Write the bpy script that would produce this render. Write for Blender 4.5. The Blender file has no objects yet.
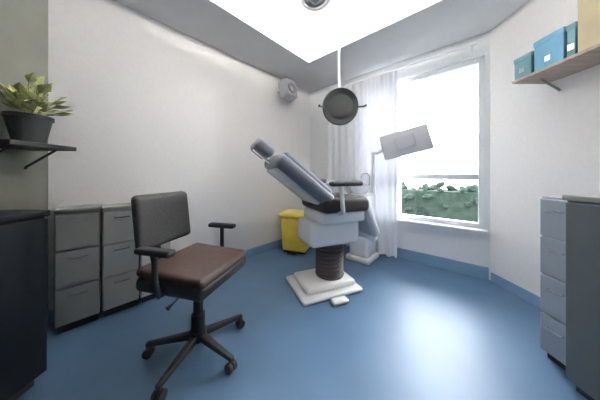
import bpy, bmesh, math, random
from mathutils import Vector, Matrix
random.seed(4)
S = bpy.context.scene
COL = S.collection
PI = math.pi

# ---------------------------------------------------------------- camera
cd = bpy.data.cameras.new('camera'); cam = bpy.data.objects.new('camera', cd); COL.objects.link(cam)
cam.location = (0, 0, 1.02); cam.rotation_euler = (PI/2, 0, 0)
cd.sensor_width = 36; cd.lens = 12.0; cd.shift_y = -25/600; cd.clip_start = .02
S.camera = cam
# ---------------------------------------------------------------- world
w = bpy.data.worlds.new('world'); S.world = w; w.use_nodes = True
bg = w.node_tree.nodes['Background']; bg.inputs[0].default_value = (.90, .95, 1, 1); bg.inputs[1].default_value = 10.0
# ---------------------------------------------------------------- exposure
S.view_settings.view_transform = 'Standard'; S.view_settings.look = 'None'
S.view_settings.gamma = 1; S.view_settings.use_curve_mapping = False
S.view_settings.exposure = 1.45
COVE = 24.0
H = 2.42; TRAY = .14
# plan of the room
C = Vector((.17, 3.40)); L = Vector((-1.72, 1.366)); W = Vector((1.845, 1.94))
BACK = -2.2
dl = (L-C).normalized(); nl = Vector((-dl.y, dl.x));  nl = nl if nl.y < 0 else -nl     # into the room
dw = (W-C).normalized(); nw = Vector((dw.y, -dw.x));  nw = nw if nw.y < 0 else -nw
LW = (W-C).length

# ---------------------------------------------------------------- materials
def mat(name, col, rough=.5, metal=0, var=.04, scale=8, bump=0, emit=None, coat=0, spec=None, stretch=None):
    m = bpy.data.materials.new(name); m.use_nodes = True; nt = m.node_tree; b = nt.nodes['Principled BSDF']
    b.inputs['Roughness'].default_value = rough; b.inputs['Metallic'].default_value = metal
    b.inputs['Coat Weight'].default_value = coat
    if spec is not None: b.inputs['Specular IOR Level'].default_value = spec
    tc = nt.nodes.new('ShaderNodeTexCoord'); n = nt.nodes.new('ShaderNodeTexNoise'); n.inputs['Scale'].default_value = scale
    n.inputs['Detail'].default_value = 5
    if stretch:
        mp = nt.nodes.new('ShaderNodeMapping'); mp.inputs['Scale'].default_value = stretch
        nt.links.new(tc.outputs['Object'], mp.inputs[0]); nt.links.new(mp.outputs[0], n.inputs[0])
    else: nt.links.new(tc.outputs['Object'], n.inputs[0])
    r = nt.nodes.new('ShaderNodeValToRGB')
    r.color_ramp.elements[0].position = .3; r.color_ramp.elements[1].position = .7
    r.color_ramp.elements[0].color = tuple(max(0, c*(1-var)) for c in col)+(1,)
    r.color_ramp.elements[1].color = tuple(min(1, c*(1+var)) for c in col)+(1,)
    nt.links.new(n.outputs[0], r.inputs[0]); nt.links.new(r.outputs[0], b.inputs['Base Color'])
    if bump:
        bu = nt.nodes.new('ShaderNodeBump'); bu.inputs['Strength'].default_value = bump; bu.inputs['Distance'].default_value = .004
        nt.links.new(n.outputs[0], bu.inputs['Height']); nt.links.new(bu.outputs[0], b.inputs['Normal'])
    if emit:
        b.inputs['Emission Color'].default_value = emit[0]+(1,); b.inputs['Emission Strength'].default_value = emit[1]
    return m
M = dict(
 wall=mat('wall_paint', (.88,.84,.815), .7, var=.02, bump=.05, scale=40),
 wallw=mat('window_wall_paint', (.87,.87,.885), .7, var=.02, bump=.05, scale=40),
 wallg=mat('shaded_grey_green_wall_paint', (.22,.22,.185), .8, var=.04),  # grey-green with the near-left wall's shade put into the darkened colour
 ceil=mat('ceiling_white', (.88,.88,.87), .8, var=.01),
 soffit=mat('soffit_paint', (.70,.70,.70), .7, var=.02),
 floor=mat('blue_vinyl', (.082,.155,.26), .40, var=.10, scale=3, bump=.01),
 base=mat('blue_skirting', (.20,.33,.48), .35, var=.04),
 frame=mat('window_frame_white', (.85,.86,.87), .35, var=.01),
 white=mat('white_enamel', (.92,.92,.95), .25, var=.01, coat=.3),
 offw=mat('warm_white_plastic', (.93,.90,.87), .35, var=.01),
 pale=mat('pale_grey_upholstery', (.55,.57,.63), .5, var=.03, scale=30, bump=.1),
 blueg=mat('blue_grey_upholstery', (.19,.20,.25), .45, var=.06, scale=30, bump=.15),
 darku=mat('dark_brown_upholstery', (.035,.029,.029), .45, var=.1, scale=30, bump=.15),
 bellow=mat('bellows_rubber', (.075,.062,.062), .6),
 black=mat('black_plastic', (.010,.010,.011), .6, var=.1),
 blackf=mat('black_fabric', (.035,.034,.036), .85, var=.2, scale=80, bump=.3),
 brown=mat('brown_leather', (.030,.012,.008), .6, var=.25, scale=25, bump=.3),
 chrome=mat('chrome', (.7,.7,.72), .2, 1, var=.02),
 grey1=mat('mid_grey_laminate', (.28,.28,.27), .5, var=.03),
 grey2=mat('light_grey_laminate', (.50,.50,.50), .5, var=.03),
 grey3=mat('dark_grey_laminate', (.18,.18,.172), .5, var=.03),
 nblack=mat('near_black_laminate', (.004,.006,.009), .6, var=.1, spec=.2),
 dgrey=mat('dark_slate_metal', (.075,.088,.098), .45, var=.05),
 pside=mat('pale_blue_grey_metal', (.32,.36,.41), .4, var=.03),
 lavg=mat('grey_casing', (.52,.52,.57), .4, var=.02),
 yellow=mat('yellow_plastic', (.80,.60,.08), .4, var=.05),
 yell2=mat('yellow_lid_plastic', (.85,.68,.14), .35, var=.03),
 teal=mat('teal_card', (.07,.18,.21), .5, var=.05),
 blue=mat('sky_blue_card', (.11,.29,.43), .5, var=.05),
 kraft=mat('kraft_card', (.50,.43,.28), .7, var=.08),
 wood=mat('shelf_wood', (.34,.27,.22), .5, var=.2, scale=6, stretch=(1,12,12)),
 leaf=mat('olive_leaf', (.36,.37,.14), .5, var=.35, scale=20),
 hedge=mat('hedge_leaf', (.015,.023,.018), .9, var=.4, scale=12, spec=.05),
 soil=mat('soil', (.03,.02,.012), .9, var=.4, scale=60),
 ground=mat('outdoor_paving', (.05,.055,.05), .9, var=.1),
 led=mat('led_strip', (.9,.9,.88), .5, emit=((1,.985,.95), COVE*8)),
 screen=mat('dark_screen', (.02,.022,.03), .12, var=.02),
 vent=mat('vent_grey', (.30,.30,.31), .5, var=.03),
)
def glass():
    m = bpy.data.materials.new('window_glass'); m.use_nodes = True; nt = m.node_tree
    b = nt.nodes['Principled BSDF']; nt.nodes.remove(b); out = nt.nodes['Material Output']
    t = nt.nodes.new('ShaderNodeBsdfTransparent'); g = nt.nodes.new('ShaderNodeBsdfGlossy'); g.inputs['Roughness'].default_value = .03
    mx = nt.nodes.new('ShaderNodeMixShader'); f = nt.nodes.new('ShaderNodeFresnel'); f.inputs[0].default_value = 1.3
    nt.links.new(f.outputs[0], mx.inputs[0]); nt.links.new(t.outputs[0], mx.inputs[1]); nt.links.new(g.outputs[0], mx.inputs[2])
    nt.links.new(mx.outputs[0], out.inputs[0]); return m
M['glass'] = glass()

# ---------------------------------------------------------------- mesh helpers
class MB:
    def __init__(s): s.bm = bmesh.new(); s.smooth = False
    def _apply(s, vs, m):
        if m is not None: bmesh.ops.transform(s.bm, matrix=m, verts=vs)
    def box(s, a, b, bev=.0, seg=2, m=None):
        c = [(a[i]+b[i])/2 for i in range(3)]; d = [abs(b[i]-a[i]) for i in range(3)]
        r = bmesh.ops.create_cube(s.bm, size=1, matrix=Matrix.Translation(c) @ Matrix.Diagonal((*d, 1)))
        vs = r['verts']
        if bev:
            es = list({e for v in vs for e in v.link_edges})
            q = bmesh.ops.bevel(s.bm, geom=es, offset=min(bev, min(d)*.49), segments=seg, affect='EDGES', profile=.5)
            vs = list({v for f in q['faces'] for v in f.verts} | {v for v in vs if v.is_valid})
            # bevel returns all touched faces; gather the whole island
            seen = set(vs); st = list(vs)
            while st:
                v = st.pop()
                for e in v.link_edges:
                    o = e.other_vert(v)
                    if o not in seen: seen.add(o); st.append(o)
            vs = list(seen)
        s._apply(vs, m); return s
    def lathe(s, prof, n=32, m=None):
        rings = []; allv = []
        for r, z in prof:
            if r < 1e-5: v = [s.bm.verts.new((0, 0, z))]
            else: v = [s.bm.verts.new((r*math.cos(2*PI*k/n), r*math.sin(2*PI*k/n), z)) for k in range(n)]
            rings.append(v); allv += v
        for A, B in zip(rings, rings[1:]):
            for k in range(n):
                j = (k+1) % n
                if len(A) == 1 and len(B) == 1: continue
                if len(A) == 1: s.bm.faces.new((A[0], B[k], B[j]))
                elif len(B) == 1: s.bm.faces.new((A[k], B[0], A[j]))
                else: s.bm.faces.new((A[k], B[k], B[j], A[j]))
        s._apply(allv, m); s.smooth = True; return s
    def tube(s, pts, r, n=12):
        pts = [Vector(p) for p in pts]; rs = r if isinstance(r, (list, tuple)) else [r]*len(pts)
        rings = []; up = None
        for i, p in enumerate(pts):
            d = ((pts[min(i+1, len(pts)-1)]-p).normalized() if i < len(pts)-1 else Vector()) + ((p-pts[i-1]).normalized() if i else Vector())
            d.normalize()
            if up is None: up = Vector((0,0,1)) if abs(d.z) < .9 else Vector((1,0,0))
            x = d.cross(up).normalized(); y = x.cross(d).normalized(); up = y
            rings.append([s.bm.verts.new(p + rs[i]*(math.cos(2*PI*k/n)*x + math.sin(2*PI*k/n)*y)) for k in range(n)])
        for A, B in zip(rings, rings[1:]):
            for k in range(n): s.bm.faces.new((A[k], A[(k+1) % n], B[(k+1) % n], B[k]))
        s.bm.faces.new(rings[0][::-1]); s.bm.faces.new(rings[-1]); s.smooth = True; return s
    def build(s, name, m, parent=None, loc=None, smooth=None):
        bmesh.ops.recalc_face_normals(s.bm, faces=s.bm.faces)
        me = bpy.data.meshes.new(name); s.bm.to_mesh(me); s.bm.free(); me.materials.append(M[m])
        sm = s.smooth if smooth is None else smooth
        if sm:
            for p in me.polygons: p.use_smooth = True
            me.set_sharp_from_angle(angle=math.radians(38))
        o = bpy.data.objects.new(name, me); COL.objects.link(o)
        if parent: o.parent = parent
        if loc: o.location = loc
        return o
def thing(name, label, cat, loc=(0,0,0), rz=0, group=None):
    o = bpy.data.objects.new(name, None); COL.objects.link(o); o.empty_display_size = .1
    o.location = loc; o.rotation_euler = (0, 0, rz); o['label'] = label; o['category'] = cat
    if group: o['group'] = group
    return o
def tag(o, label, cat, group=None):
    o['label'] = label; o['category'] = cat
    if group: o['group'] = group
    return o
def struct(o): o['kind'] = 'structure'; return o
def frame(o2, d, n):       # local x along d, local y along n (into the room), z up
    return Matrix(((d.x, n.x, 0, o2.x), (d.y, n.y, 0, o2.y), (0, 0, 1, 0), (0, 0, 0, 1)))
FL = frame(C, dl, nl); FW = frame(C, dw, nw)
T = Matrix.Translation
def R(a, ax): return Matrix.Rotation(a, 4, ax)

# ---------------------------------------------------------------- structure
def poly_slab(name, pts, z0, z1, m):
    b = MB(); lo = [b.bm.verts.new((p[0], p[1], z0)) for p in pts]; hi = [b.bm.verts.new((p[0], p[1], z1)) for p in pts]
    b.bm.faces.new(lo); b.bm.faces.new(hi)
    for k in range(len(pts)):
        j = (k+1) % len(pts); b.bm.faces.new((lo[k], lo[j], hi[j], hi[k]))
    return struct(b.build(name, m))
plan = [C, L, Vector((L.x, BACK)), Vector((W.x, BACK)), W]
poly_slab('floor', plan, -.1, 0, 'floor')
big = [C+Vector((0,.16)), L+Vector((-.12,.05)), Vector((L.x-.12, BACK-.12)), Vector((W.x+.12, BACK-.12)), W+Vector((.12,.05))]
poly_slab('ceiling', big, H+TRAY, H+TRAY+.1, 'ceil')
# dropped soffit ring round the raised ceiling
def isect(p, d, q, e):
    den = d.x*e.y-d.y*e.x; t = ((q.x-p.x)*e.y-(q.y-p.y)*e.x)/den; return p+d*t
pl = C+nl*.57; pw = C+nw*.72
inn = [isect(pl, dl, pw, dw), isect(pl, dl, Vector((L.x+.45, 0)), Vector((0,1))), Vector((L.x+.45, .75)), Vector((W.x-.45, .75)),  # unseen near edge brought forward to concentrate cove light on the far half
       isect(pw, dw, Vector((W.x-.45, 0)), Vector((0,1)))]
b = MB()
for z in (H, H+.07):
    O = [b.bm.verts.new((p.x, p.y, z)) for p in plan]; I = [b.bm.verts.new((p.x, p.y, z)) for p in inn]
    if z == H: O0, I0 = O, I
    for k in range(5):
        j = (k+1) % 5; b.bm.faces.new((O[k], O[j], I[j], I[k]))
for k in range(5):
    j = (k+1) % 5; b.bm.faces.new((I0[k], I0[j], I[j], I[k])); b.bm.faces.new((O0[k], O0[j], O[j], O[k]))
struct(b.build('trim_1', 'soffit'))
# led strips lying in the cove on top of the soffit
for k in range(5):
    p, q = inn[k], inn[(k+1) % 5]
    d = (q-p).normalized(); n = Vector((-d.y, d.x)); c0 = sum(inn, Vector((0, 0)))/5
    if (c0-p).dot(n) > 0: n = -n
    b = MB(); b.box((.12, .06, H+.071), ((q-p).length-.12, .09, H+.083), m=frame(p, d, n))
    o = b.build('led_strip', 'led')
    tag(o, ['led cove strip behind the far left soffit','led cove strip behind the left soffit','led cove strip behind the soffit over the room\'s near end','led cove strip behind the right soffit','led cove strip behind the soffit above the window'][k], 'light')
ll = (L-C).length
struct(MB().box((-.12, -.12, 0), (ll+.1, 0, H+TRAY), m=FL).build('wall_far_left', 'wall'))
ws, we, z0, z1 = .92, 2.185, .48, 2.20
b = MB()
b.box((-.0, -.12, 0), (ws, 0, H+TRAY), m=FW); b.box((we, -.12, 0), (LW, 0, H+TRAY), m=FW)
b.box((ws, -.12, 0), (we, 0, z0), m=FW); b.box((ws, -.12, z1), (we, 0, H+TRAY), m=FW)
struct(b.build('wall_far_right', 'wallw'))
struct(MB().box((L.x-.1, BACK, 0), (L.x, L.y, H+TRAY)).build('wall_left', 'wallg'))
struct(MB().box((W.x, BACK, 0), (W.x+.1, W.y, H+TRAY)).build('wall_right', 'wall'))
struct(MB().box((L.x-.1, BACK-.1, 0), (W.x+.1, BACK, H+TRAY)).build('wall_back', 'wall'))
struct(MB().box((0, 0, 0), (ll, .014, .085), .004, m=FL).build('baseboard_far_left', 'base'))
struct(MB().box((0.02, 0, 0), (LW-.01, .014, .12), .004, m=FW).build('baseboard_far_right', 'base'))
struct(MB().box((W.x-.014, BACK, 0), (W.x, W.y-.02, .085), .004).build('baseboard_right', 'base'))
struct(MB().box((L.x, BACK, 0), (L.x+.014, L.y-.02, .085), .004).build('baseboard_left', 'base'))
# window
b = MB(); t = .05
b.box((ws, -.09, z0), (ws+t, -.03, z1), .006, m=FW); b.box((we-t, -.09, z0), (we, -.03, z1), .006, m=FW)
b.box((ws, -.09, z0), (we, -.03, z0+t), .006, m=FW); b.box((ws, -.09, z1-t), (we, -.03, z1), .006, m=FW)
b.box((ws, -.085, .97), (we, -.035, 1.03), .006, m=FW)
win = struct(b.build('window_1', 'frame'))
MB().box((ws+t, -.064, z0+t), (we-t, -.058, .97), m=FW).build('lower_pane', 'glass', win)
MB().box((ws+t, -.064, 1.03), (we-t, -.058, z1-t), m=FW).build('upper_pane', 'glass', win)
MB().box((ws-.04, -.03, z0-.025), (we+.02, .07, z0+.003), .006, m=FW).build('window_sill', 'frame', win)
MB().box((ws+.10, -.032, 1.0), (ws+.22, -.012, 1.016), .004, m=FW).build('handle', 'chrome', win)
# one mullion where the two sashes meet
MB().box((1.36, -.088, z0+t), (1.41, -.034, z1-t), .006, m=FW).build('mullion', 'frame', win)
# sheer curtain over the left sash
def sheer():
    m = bpy.data.materials.new('sheer_white_fabric'); m.use_nodes = True; nt = m.node_tree
    b = nt.nodes['Principled BSDF']; b.inputs['Base Color'].default_value = (.86,.86,.90,1); b.inputs['Roughness'].default_value = .9
    tr = nt.nodes.new('ShaderNodeBsdfTranslucent')
    n = nt.nodes.new('ShaderNodeTexNoise'); n.inputs['Scale'].default_value = 60; rp = nt.nodes.new('ShaderNodeValToRGB')
    rp.color_ramp.elements[0].color = (.74,.75,.80,1); rp.color_ramp.elements[1].color = (.84,.85,.90,1)
    nt.links.new(n.outputs[0], rp.inputs[0]); nt.links.new(rp.outputs[0], tr.inputs[0])
    mx = nt.nodes.new('ShaderNodeMixShader'); mx.inputs[0].default_value = .07
    nt.links.new(b.outputs[0], mx.inputs[1]); nt.links.new(tr.outputs[0], mx.inputs[2])
    nt.links.new(mx.outputs[0], nt.nodes['Material Output'].inputs[0]); return m
M['sheer'] = sheer()
cu = thing('curtain', 'sheer white floor-length curtain drawn over the left part of the window', 'curtain')
b = MB(); N = 90; ca, cb = .42, 1.42; top = []; bot = []
for k in range(N+1):
    u = k/N; x = ca+(cb-ca)*u; y = .115+.026*math.sin(u*58)+.006*math.sin(u*23+1)
    top.append(b.bm.verts.new(FW @ Vector((x, .115+(y-.115)*.6, 2.27)))); bot.append(b.bm.verts.new(FW @ Vector((x+.008*math.sin(u*31), .115+(y-.115)*1.15, .03))))
for k in range(N): b.bm.faces.new((top[k], top[k+1], bot[k+1], bot[k]))
b.smooth = True
cl = b.build('cloth', 'sheer', cu)
cl.data.set_sharp_from_angle(angle=3.1)
b = MB(); b.tube([FW @ Vector((ca-.06, .115, 2.285)), FW @ Vector((LW-.10, .115, 2.285))], .012); rd = b.build('rail', 'frame', cu)
for x in (ca-.02, LW-.14): MB().tube([FW @ Vector((x, .002, 2.285)), FW @ Vector((x, .115, 2.285))], .008, 8).build('rail_bracket', 'frame', rd)
# outdoors
struct(MB().box((-6, -14, -.15), (8, -.13, -.1), m=FW).build('ground', 'ground'))
hb = MB()
for k in range(620):
    p = Vector((random.uniform(-1.9, 5.2), random.uniform(-2.4, -1.7), random.uniform(-.05, .82)))
    q = FW @ p; r = random.uniform(.07, .13)
    mm = T(q) @ Matrix.Rotation(random.uniform(0, 6.28), 4, 'X') @ Matrix.Rotation(random.uniform(0, 6.28), 4, 'Z') @ Matrix.Diagonal((r, r*.6, r*.5, 1))
    bmesh.ops.create_icosphere(hb.bm, subdivisions=1, radius=1, matrix=mm)
hb.box((-1.9, -2.35, -.1), (5.2, -1.75, .72), m=FW)
tag(hb.build('hedge', 'hedge'), 'dark green clipped hedge growing outside the window', 'hedge')

# ceiling vent
v = thing('ceiling_vent', 'round grey air vent set in the white raised ceiling', 'vent', (.13, 1.72, H+TRAY))
b = MB(); b.lathe([(.0, -.012), (.05, -.012), (.05, -.02), (.075, -.02), (.075, -.006), (.09, -.006), (.10, -.026), (.125, -.026), (.14, -.004), (.14, 0), (0, 0)]); b.build('diffuser', 'vent', v)
b = MB(); b.lathe([(.14, 0), (.145, -.016), (.165, -.012), (.17, 0)]); b.build('rim', 'offw', v)

# ---------------------------------------------------------------- dental chair
ch = thing('dental_chair', 'blue-grey reclined dental chair on a white floor base with dark pedestal', 'dental chair', (.215, 1.87, 0), math.radians(22))
b = MB(); b.box((-.30, -.24, 0), (.27, .22, .035), .03, 3); b.box((-.24, -.18, .03), (.24, .17, .085), .03, 3); b.build('base_plate', 'offw', ch, smooth=True)
b = MB(); prof = [(0, .08), (.125, .08)]
for k in range(8): prof += [(.135, .10+k*.036), (.112, .118+k*.036)]
prof += [(.12, .40), (0, .40)]
b.lathe(prof, m=T((.07, 0, 0))); b.build('pedestal', 'bellow', ch)
b = MB(); b.box((-.20, -.17, .40), (.30, .17, .62), .05, 4); b.box((-.12, -.2, .60), (.33, .2, .70), .03, 3); b.build('lift_housing', 'white', ch, smooth=True)
b = MB(); b.box((-.12, -.26, .70), (.34, .26, .83), .045, 4); b.build('seat', 'darku', ch, smooth=True)
bm_ = T((-.04, 0, .80)) @ R(math.radians(-52), 'Y')
b = MB(); b.box((-.06, -.25, -.02), (.06, .25, .58), .055, 4, m=bm_)
for s in (-1, 1): b.box((.02, s*.17-.06, .04), (.085, s*.17+.06, .56), .03, 3, m=bm_)
bk = b.build('backrest', 'blueg', ch, smooth=True)
MB().box((-.085, -.17, .05), (-.045, .17, .52), .015, 3, m=bm_).build('back_shell', 'white', bk, smooth=True)
b = MB(); b.box((-.035, -.14, .60), (.065, .14, .77), .04, 4, m=bm_); hr = b.build('headrest', 'blueg', ch, smooth=True)
MB().box((-.04, -.03, .54), (-.015, .03, .74), .008, m=bm_).build('headrest_bracket', 'chrome', hr)
lm = T((.33, 0, .79)) @ R(math.radians(157), 'Y')
b = MB(); b.box((-.05, -.2, 0), (.05, .2, .38), .04, 4, m=lm); lr = b.build('leg_rest', 'pale', ch, smooth=True)
MB().box((-.012, -.19, .34), (.062, .19, .42), .03, 3, m=lm).build('foot_pad', 'white', lr, smooth=True)
for s in (-1, 1):
    b = MB(); b.box((-.10, s*.30-.035, .93), (.20, s*.30+.035, .975), .02, 3); ar = b.build('armrest', 'darku', ch, smooth=True)
    b = MB(); b.tube([(.02, s*.24, .70), (.02, s*.30, .72), (.0, s*.30, .93)], .018); b.build('armrest_post', 'white', ar)
b = MB(); b.box((-.08, -.33, 0.002), (.06, -.26, .035), .015, 3); b.build('foot_control', 'offw', ch, smooth=True)
# dental unit beside the chair
un = thing('dental_unit', 'white dental delivery unit with spittoon bowl standing right of the dental chair', 'dental unit', (.765, 2.455, 0), math.radians(-41))
MB().box((-.15, -.16, 0), (.15, .17, .06), .02, 3).build('plinth', 'offw', un, smooth=True)
MB().box((-.12, -.13, .055), (.12, .14, .80), .035, 4).build('cabinet', 'white', un, smooth=True)
b = MB(); b.lathe([(.0, .815), (.05, .82), (.10, .87), (.115, .90), (.125, .90), (.115, .85), (.07, .80), (0, .79)], m=T((-.02, -.04, 0))); bo = b.build('spittoon_bowl', 'white', un)
b = MB(); b.tube([(.07, .05, .79), (.07, .05, 1.0), (.05, .03, 1.04), (.0, -.02, 1.03), (0, -.03, .99)], .009); b.build('water_spout', 'chrome', bo)
b = MB(); b.tube([(.09, .1, .79), (.09, .1, 1.30)], .022); b.tube([(.09, .1, 1.27), (.40, -.01, 1.35)], .018); b.build('post', 'white', un)
# monitor on the post
mo = Matrix.Translation((.49, -.05, 1.36)) @ R(math.radians(12), 'Z') @ R(math.radians(-13), 'Y') @ R(math.radians(-8), 'X')
b = MB(); b.box((-.23, -.022, -.135), (.23, .022, .135), .014, 3, m=mo); b.box((-.09, -.045, -.07), (.09, -.02, .07), .012, 3, m=mo)
mn = b.build('monitor', 'lavg', un, smooth=True)
MB().box((-.215, .0225, -.12), (.215, .024, .12), m=mo).build('screen', 'screen', mn)
# instrument tray on an arm over the chair's foot end
b = MB(); b.tube([(-.11, 0, .72), (-.22, -.10, .90)], .016); b.build('tray_arm', 'white', un)
b = MB(); b.box((-.38, -.22, .90), (-.12, -.02, .925), .012, 3); tr = b.build('instrument_tray', 'white', un, smooth=True)
for k in range(4):
    x = -.34+k*.055
    b = MB(); b.tube([(x, -.21, .928), (x, -.14, .945), (x, -.06, .945)], [.007, .010, .008], 10)
    b.build('handpiece', 'chrome' if k % 2 else 'lavg', tr)

# lamp hung from the ceiling
la = thing('dental_lamp', 'round black dental lamp head on a thin white ceiling arm above the chair', 'lamp', (.42, 2.15, H+TRAY))
zt = H+TRAY
b = MB(); b.lathe([(0, 0), (.06, 0), (.055, -.03), (.02, -.04), (0, -.04)]); b.build('ceiling_flange', 'white', la)
b = MB(); b.tube([(0, 0, -.03), (0, 0, -.52)], .015); b.tube([(0, 0, -.50), (-.02, -.12, -.62), (-.02, -.12, -.76)], .013); b.build('arm', 'white', la)
hm = T((-.04, -.25, 1.665-zt)) @ R(math.radians(102), 'X') @ Matrix.Scale(1.12, 4)
b = MB(); b.lathe([(0, -.05), (.06, -.05), (.115, -.035), (.148, -.005), (.152, .02), (.145, .035), (.135, .03), (.0, .022)], 40, m=hm); hd = b.build('lamp_head', 'black', la)
b = MB(); b.lathe([(0, .024), (.10, .026), (.10, .034), (0, .036)], 32, m=hm); b.build('lens', 'black', hd)
b = MB(); b.tube([hm @ Vector((0, .0, -.05)), Vector((-.02, -.12, -.74))], .014); b.build('yoke', 'white', hd)
for s in (-1, 1):
    b = MB(); b.tube([hm @ Vector((s*.14, 0, .02)), hm @ Vector((s*.185, 0, .05)), hm @ Vector((s*.185, 0, .11))], .009); b.build('handle', 'black', hd)

# ---------------------------------------------------------------- yellow bin
bi = thing('pedal_bin', 'yellow clinical waste pedal bin behind the dental chair', 'bin', (-.04, 2.72, 0), math.radians(-20))
b = MB(); b.box((-.19, -.15, .02), (.19, .15, .46), .03, 3)
for v_ in b.bm.verts:
    f = .86+.14*(v_.co.z/.46); v_.co.x *= f; v_.co.y *= f
b.build('body', 'yellow', bi, smooth=True)
b = MB(); b.box((-.205, -.165, .46), (.205, .165, .53), .03, 3); b.build('lid', 'yell2', bi, smooth=True)
MB().box((-.06, -.21, .01), (.06, -.12, .025), .006).build('pedal', 'black', bi)
MB().box((-.15, -.12, 0), (.15, .12, .025), .006).build('base', 'black', bi)

# wall loudspeaker at the top of the far left wall
sp = thing('loudspeaker', 'small grey loudspeaker mounted high in the far corner under the ceiling', 'speaker')
sm_ = FL @ T((.70, .19, 2.19)) @ R(math.radians(15), 'X')
MB().box((-.10, -.08, -.13), (.10, .08, .13), .02, 3, m=sm_).build('cabinet', 'vent', sp, smooth=True)
b = MB(); b.lathe([(.0, 0), (.03, .005), (.065, .02), (.075, .02), (.075, 0)], 24, m=sm_ @ T((0, .075, -.02)) @ R(-PI/2, 'X')); b.build('cone', 'grey3', sp)
b = MB(); b.tube([FL @ Vector((.70, 0.002, 2.21)), FL @ Vector((.70, .115, 2.20))], .015); b.build('bracket', 'grey1', sp)

# ---------------------------------------------------------------- low grey units along the far left wall
specs = [(2.10, 2.31, 'grey2', 'light grey slim drawer unit at the right end of the row, behind the swivel chair', .76),
         (2.315, 2.525, 'grey1', 'mid grey slim drawer unit in the middle of the left wall row', .79),
         (2.53, 2.74, 'grey3', 'dark grey slim drawer unit at the left end of the left wall row', .80)]
for a, c, m_, lab, h in specs:
    u = thing('drawer_unit', lab, 'drawer unit', group='drawer units along the left wall')
    u.matrix_world = FL @ T(((a+c)/2, 0.016, 0)); wd = (c-a)/2-.003
    MB().box((-wd, 0, .05), (wd, .185, h-.02), .004).build('body', m_, u)
    MB().box((-wd+.01, .01, 0), (wd-.01, .165, .05)).build('plinth', 'black', u)
    MB().box((-wd-.001, 0, h-.02), (wd+.001, .20, h), .004).build('top', m_, u)
    n = 3
    for k in range(n):
        za = .06+k*(h-.09)/n; zb = za+(h-.09)/n-.008
        d = MB().box((-wd+.004, .185, za), (wd-.004, .203, zb), .004).build('drawer', m_, u)
        MB().tube([(-.04, .203, zb-.04), (-.04, .222, zb-.04), (.04, .222, zb-.04), (.04, .203, zb-.04)], .004, 8).build('handle', 'chrome', d)

# dark low cabinet at the near left
dc = thing('low_cabinet', 'near-black low cabinet against the left wall at the left edge', 'cabinet')
x0, x1, y0, y1, h = L.x+.016, -1.25, .35, .98, .85
MB().box((x0, y0, .06), (x1, y1, h-.03), .004).build('body', 'nblack', dc)
MB().box((x0, y0+.01, 0), (x1-.04, y1-.01, .06)).build('plinth', 'black', dc)
MB().box((x0, y0-.01, h-.03), (x1+.02, y1+.01, h), .006).build('top', 'nblack', dc)
for k in range(2):
    ya = y0+.005+k*(y1-y0)/2; yb = ya+(y1-y0)/2-.01
    d = MB().box((x1, ya, .07), (x1+.018, yb, h-.04), .004).build('door', 'nblack', dc)
    MB().tube([(x1+.018, yb-.04 if k == 0 else ya+.04, .70), (x1+.04, yb-.04 if k == 0 else ya+.04, .70), (x1+.04, yb-.04 if k == 0 else ya+.04, .58), (x1+.018, yb-.04 if k == 0 else ya+.04, .58)], .005, 8).build('handle', 'grey1', d)

# plant on a bracket shelf on the left wall
sy = 1.15
sh = thing('bracket_shelf', 'small black bracket shelf on the left wall carrying a plant', 'shelf')
MB().box((L.x, sy-.15, 1.175), (L.x+.27, sy+.15, 1.20), .004).build('board', 'black', sh)
for s in (-1, 1): MB().tube([(L.x+.002, sy+s*.10, 1.06), (L.x+.01, sy+s*.10, 1.07), (L.x+.20, sy+s*.10, 1.178)], .007, 8).build('bracket', 'black', sh)
pp = thing('potted_plant', 'olive-green leafy plant in a black pot on the left wall shelf', 'plant', (L.x+.165, sy, 1.20))
MB().lathe([(0, 0), (.060, 0), (.085, .14), (.092, .14), (.092, .16), (.078, .16), (.078, .13), (0, .13)], 28).build('pot', 'black', pp)
MB().lathe([(0, .135), (.075, .135), (.075, .128)], 24).build('soil', 'soil', pp)
lv = MB(); st = MB()
for k in range(34):
    a = random.uniform(0, 6.28); e = random.uniform(.5, 1.4); ln = random.uniform(.08, .22)
    d = Vector((math.cos(a)*math.cos(e)*.75, math.sin(a)*math.cos(e), math.sin(e)))
    p0 = Vector((0, 0, .13)); p1 = p0+d*ln; p1.x = max(p1.x, -.06)
    st.tube([p0, (p0+p1)/2+Vector((0, 0, .015)), p1], .0025, 6)
    s_ = d.cross(Vector((0, 0, 1))).normalized(); u_ = s_.cross(d)
    for q in range(2):
        c = p1-d*ln*.3*q; le = random.uniform(.055, .09); wi = le*.33; dd = (d+s_*(.6 if q else -.2)+Vector((0,0,-.3))).normalized(); ss = dd.cross(u_).normalized()
        tip = c+dd*le
        for P in (c, tip, c+dd*le*.45+ss*wi, c+dd*le*.45-ss*wi): P.x = max(P.x, -.10)
        a0 = lv.bm.verts.new(c); a1 = lv.bm.verts.new(c+dd*le*.45+ss*wi+u_*.006); a2 = lv.bm.verts.new(tip); a3 = lv.bm.verts.new(c+dd*le*.45-ss*wi+u_*.006); am = lv.bm.verts.new(c+dd*le*.5-u_*.004)
        for v_ in (a0, a1, a2, a3, am): v_.co.x = max(v_.co.x, -.10)
        lv.bm.faces.new((a0, a1, am)); lv.bm.faces.new((a1, a2, am)); lv.bm.faces.new((a2, a3, am)); lv.bm.faces.new((a3, a0, am))
lv.build('foliage', 'leaf', pp); st.build('stems', 'leaf', pp)

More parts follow.
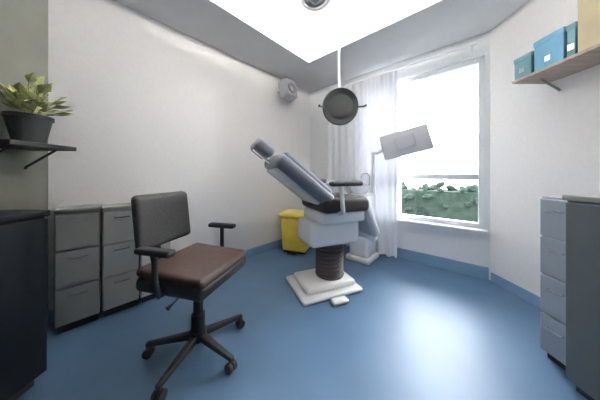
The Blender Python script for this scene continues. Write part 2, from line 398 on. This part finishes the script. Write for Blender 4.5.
# ---------------------------------------------------------------- swivel chair in the foreground
sc = thing('swivel_chair', 'black swivel chair with brown leather seat on five castors in the foreground', 'chair', (-.59, 1.16, 0), math.radians(-14))
def seat_shape(b, w_, d_, z0, z1): b.box((-d_/2, -w_/2, z0), (d_/2, w_/2, z1), .04, 5)
b = MB(); seat_shape(b, .42, .40, .50, .55)
for v_ in b.bm.verts: v_.co.z -= .02*max(0, v_.co.x/.2)**2 if v_.co.z > .5 else 0
b.build('seat', 'brown', sc, smooth=True)
MB().box((-.20, -.212, .43), (.20, .212, .503), .025, 3).build('seat_pan', 'black', sc, smooth=True)
b = MB(); b.box((-.03, -.175, 0), (.03, .175, .30), .028, 4)
for v_ in b.bm.verts:
    v_.co.x += -.25+.9*v_.co.y**2-.12*v_.co.z; v_.co.z += .61
b.build('backrest', 'blackf', sc, smooth=True)
b = MB(); b.tube([(-.05, 0, .43), (-.20, 0, .42), (-.285, 0, .45), (-.31, 0, .53), (-.315, 0, .72)], [.024, .03, .034, .03, .02]); b.build('back_support', 'black', sc)
for s in (-1, 1):
    MB().box((-.12, s*.25-.025, .65), (.08, s*.25+.025, .68), .012, 3).build('armrest', 'black', sc, smooth=True)
    b = MB(); b.tube([(0, s*.16, .455), (0, s*.245, .46), (-.02, s*.25, .53), (-.02, s*.25, .655)], .013); b.build('armrest_post', 'black', sc)
MB().box((-.12, -.08, .365), (.11, .08, .447), .02, 3).build('tilt_mechanism', 'black', sc, smooth=True)
b = MB(); b.lathe([(0, .10), (.036, .10), (.036, .22), (.026, .225), (.026, .37), (0, .37)], 20); b.build('gas_column', 'black', sc)
MB().tube([(0, -.07, .41), (.02, -.19, .395), (.02, -.22, .39)], [.005, .005, .010]).build('height_lever', 'black', sc)
b = MB(); b.lathe([(0, .075), (.045, .075), (.045, .125), (.036, .13), (0, .13)], 24); b.build('hub', 'black', sc)
for k in range(5):
    a = math.radians(250+72*k+24); d = Vector((math.cos(a), math.sin(a), 0)); n = Vector((-d.y, d.x, 0))
    b = MB(); b.box((.03, -.021, -.02), (.275, .021, .02), .008, 3)
    for v_ in b.bm.verts:
        x = v_.co.x; f = 1-.45*(x/.275); y = v_.co.y*f; z = v_.co.z*f+.10-.03*(x/.275); v_.co = d*x+n*y+Vector((0, 0, z))
    lg = b.build('leg', 'black', sc, smooth=True)
    b = MB()
    for s in (-1, 1):
        b.lathe([(0, -.009), (.024, -.009), (.0265, 0), (.024, .009), (0, .009)], 20, m=T(d*.262+n*s*.013+Vector((0, 0, .0265))) @ R(a, 'Z') @ R(PI/2, 'X'))
    b.tube([d*.262+Vector((0,0,.026))-n*.014, d*.262+Vector((0,0,.026))+n*.014], .006, 8); b.tube([d*.262+Vector((0,0,.03)), d*.262+Vector((0,0,.07))], .006, 8)
    b.build('castor', 'black', lg)

# ---------------------------------------------------------------- right side cabinets
xa = 1.275; xb = W.x-.016
rc = thing('tall_cabinet', 'dark slate storage cabinet at the right edge against the right wall', 'cabinet')
MB().box((xa, .30, .05), (xb, .955, .90), .004).build('body', 'dgrey', rc)
MB().box((xa+.03, .31, 0), (xb, .945, .05)).build('plinth', 'black', rc)
MB().box((xa-.015, .29, .90), (xb, .965, .925), .005).build('top', 'grey1', rc)
for k in range(2):
    ya = .305+k*.325; yb = ya+.318
    d = MB().box((xa-.018, ya, .06), (xa, yb, .89), .004).build('door', 'dgrey', rc)
    yy = yb-.04 if k == 0 else ya+.04
    MB().tube([(xa-.018, yy, .75), (xa-.04, yy, .75), (xa-.04, yy, .62), (xa-.018, yy, .62)], .005, 8).build('handle', 'chrome', d)
rp = thing('pedestal_drawers', 'pale blue-grey metal drawer pedestal just behind the dark slate cabinet', 'drawer unit')
xa = 1.345
MB().box((xa+.02, .975, .04), (xb, 1.13, .90), .004).build('body', 'pside', rp)
MB().box((xa+.04, .985, 0), (xb, 1.12, .04)).build('plinth', 'black', rp)
for k in range(4):
    d = MB().box((xa+.004, .98, .05+k*.212), (xa+.02, 1.125, .252+k*.212), .004).build('drawer', 'pside', rp)
    MB().tube([(xa+.004, 1.02, .19+k*.212), (xa-.012, 1.02, .19+k*.212), (xa-.012, 1.085, .19+k*.212), (xa+.004, 1.085, .19+k*.212)], .004, 8).build('handle', 'chrome', d)

# wall shelf with boxes
ws_ = thing('wall_shelf', 'brown wooden shelf high on the right wall carrying boxes', 'shelf')
sx = 1.585
MB().box((sx, .90, 1.700), (W.x, 1.50, 1.72), .004).build('board', 'wood', ws_)
for y in (.98, 1.42): MB().tube([(W.x-.002, y, 1.62), (W.x-.012, y, 1.63), (sx+.12, y, 1.702)], .008, 8).build('bracket', 'grey1', ws_)
for ya, yb, hh, m_, lab in ((1.375, 1.495, .155, 'teal', 'teal storage box at the window end of the wall shelf'),
                            (1.205, 1.368, .20, 'blue', 'sky blue storage box in the middle of the wall shelf'),
                            (1.153, 1.200, .19, 'teal', 'narrow teal storage box between blue box and cardboard box')):
    bx = thing('storage_box', lab, 'box', (sx+.12, (ya+yb)/2, 1.72), group='storage boxes on the wall shelf')
    hw = (yb-ya)/2-.002
    MB().box((-.11, -hw+.003, 0), (.115, hw-.003, hh-.03), .004).build('body', m_, bx)
    MB().box((-.113, -hw, hh-.035), (.118, hw, hh), .005).build('lid', m_, bx)
    MB().box((-.1145, -.015, .035), (-.11, .015, .07), .001).build('label_holder', 'chrome', bx)
kb = thing('cardboard_box', 'tall tan cardboard box at the near end of the wall shelf', 'box', (sx+.12, 1.03, 1.72))
MB().box((-.11, -.12, 0), (.115, .12, .45), .003).build('body', 'kraft', kb)
MB().box((-.112, -.022, .1), (-.108, .022, .4515), .001).build('packing_tape', 'wood', kb)

# portal: daylight enters only by the window
ld = bpy.data.lights.new('window_daylight', 'AREA'); ld.shape = 'RECTANGLE'; ld.size = we-ws; ld.size_y = z1-z0; ld.cycles.is_portal = True
lo = bpy.data.objects.new('window_daylight', ld); COL.objects.link(lo)
pc = FW @ Vector(((ws+we)/2, -.11, (z0+z1)/2)); lo.location = pc
lo.rotation_euler = Vector((nw.x, nw.y, 0)).to_track_quat('-Z', 'Z').to_euler()
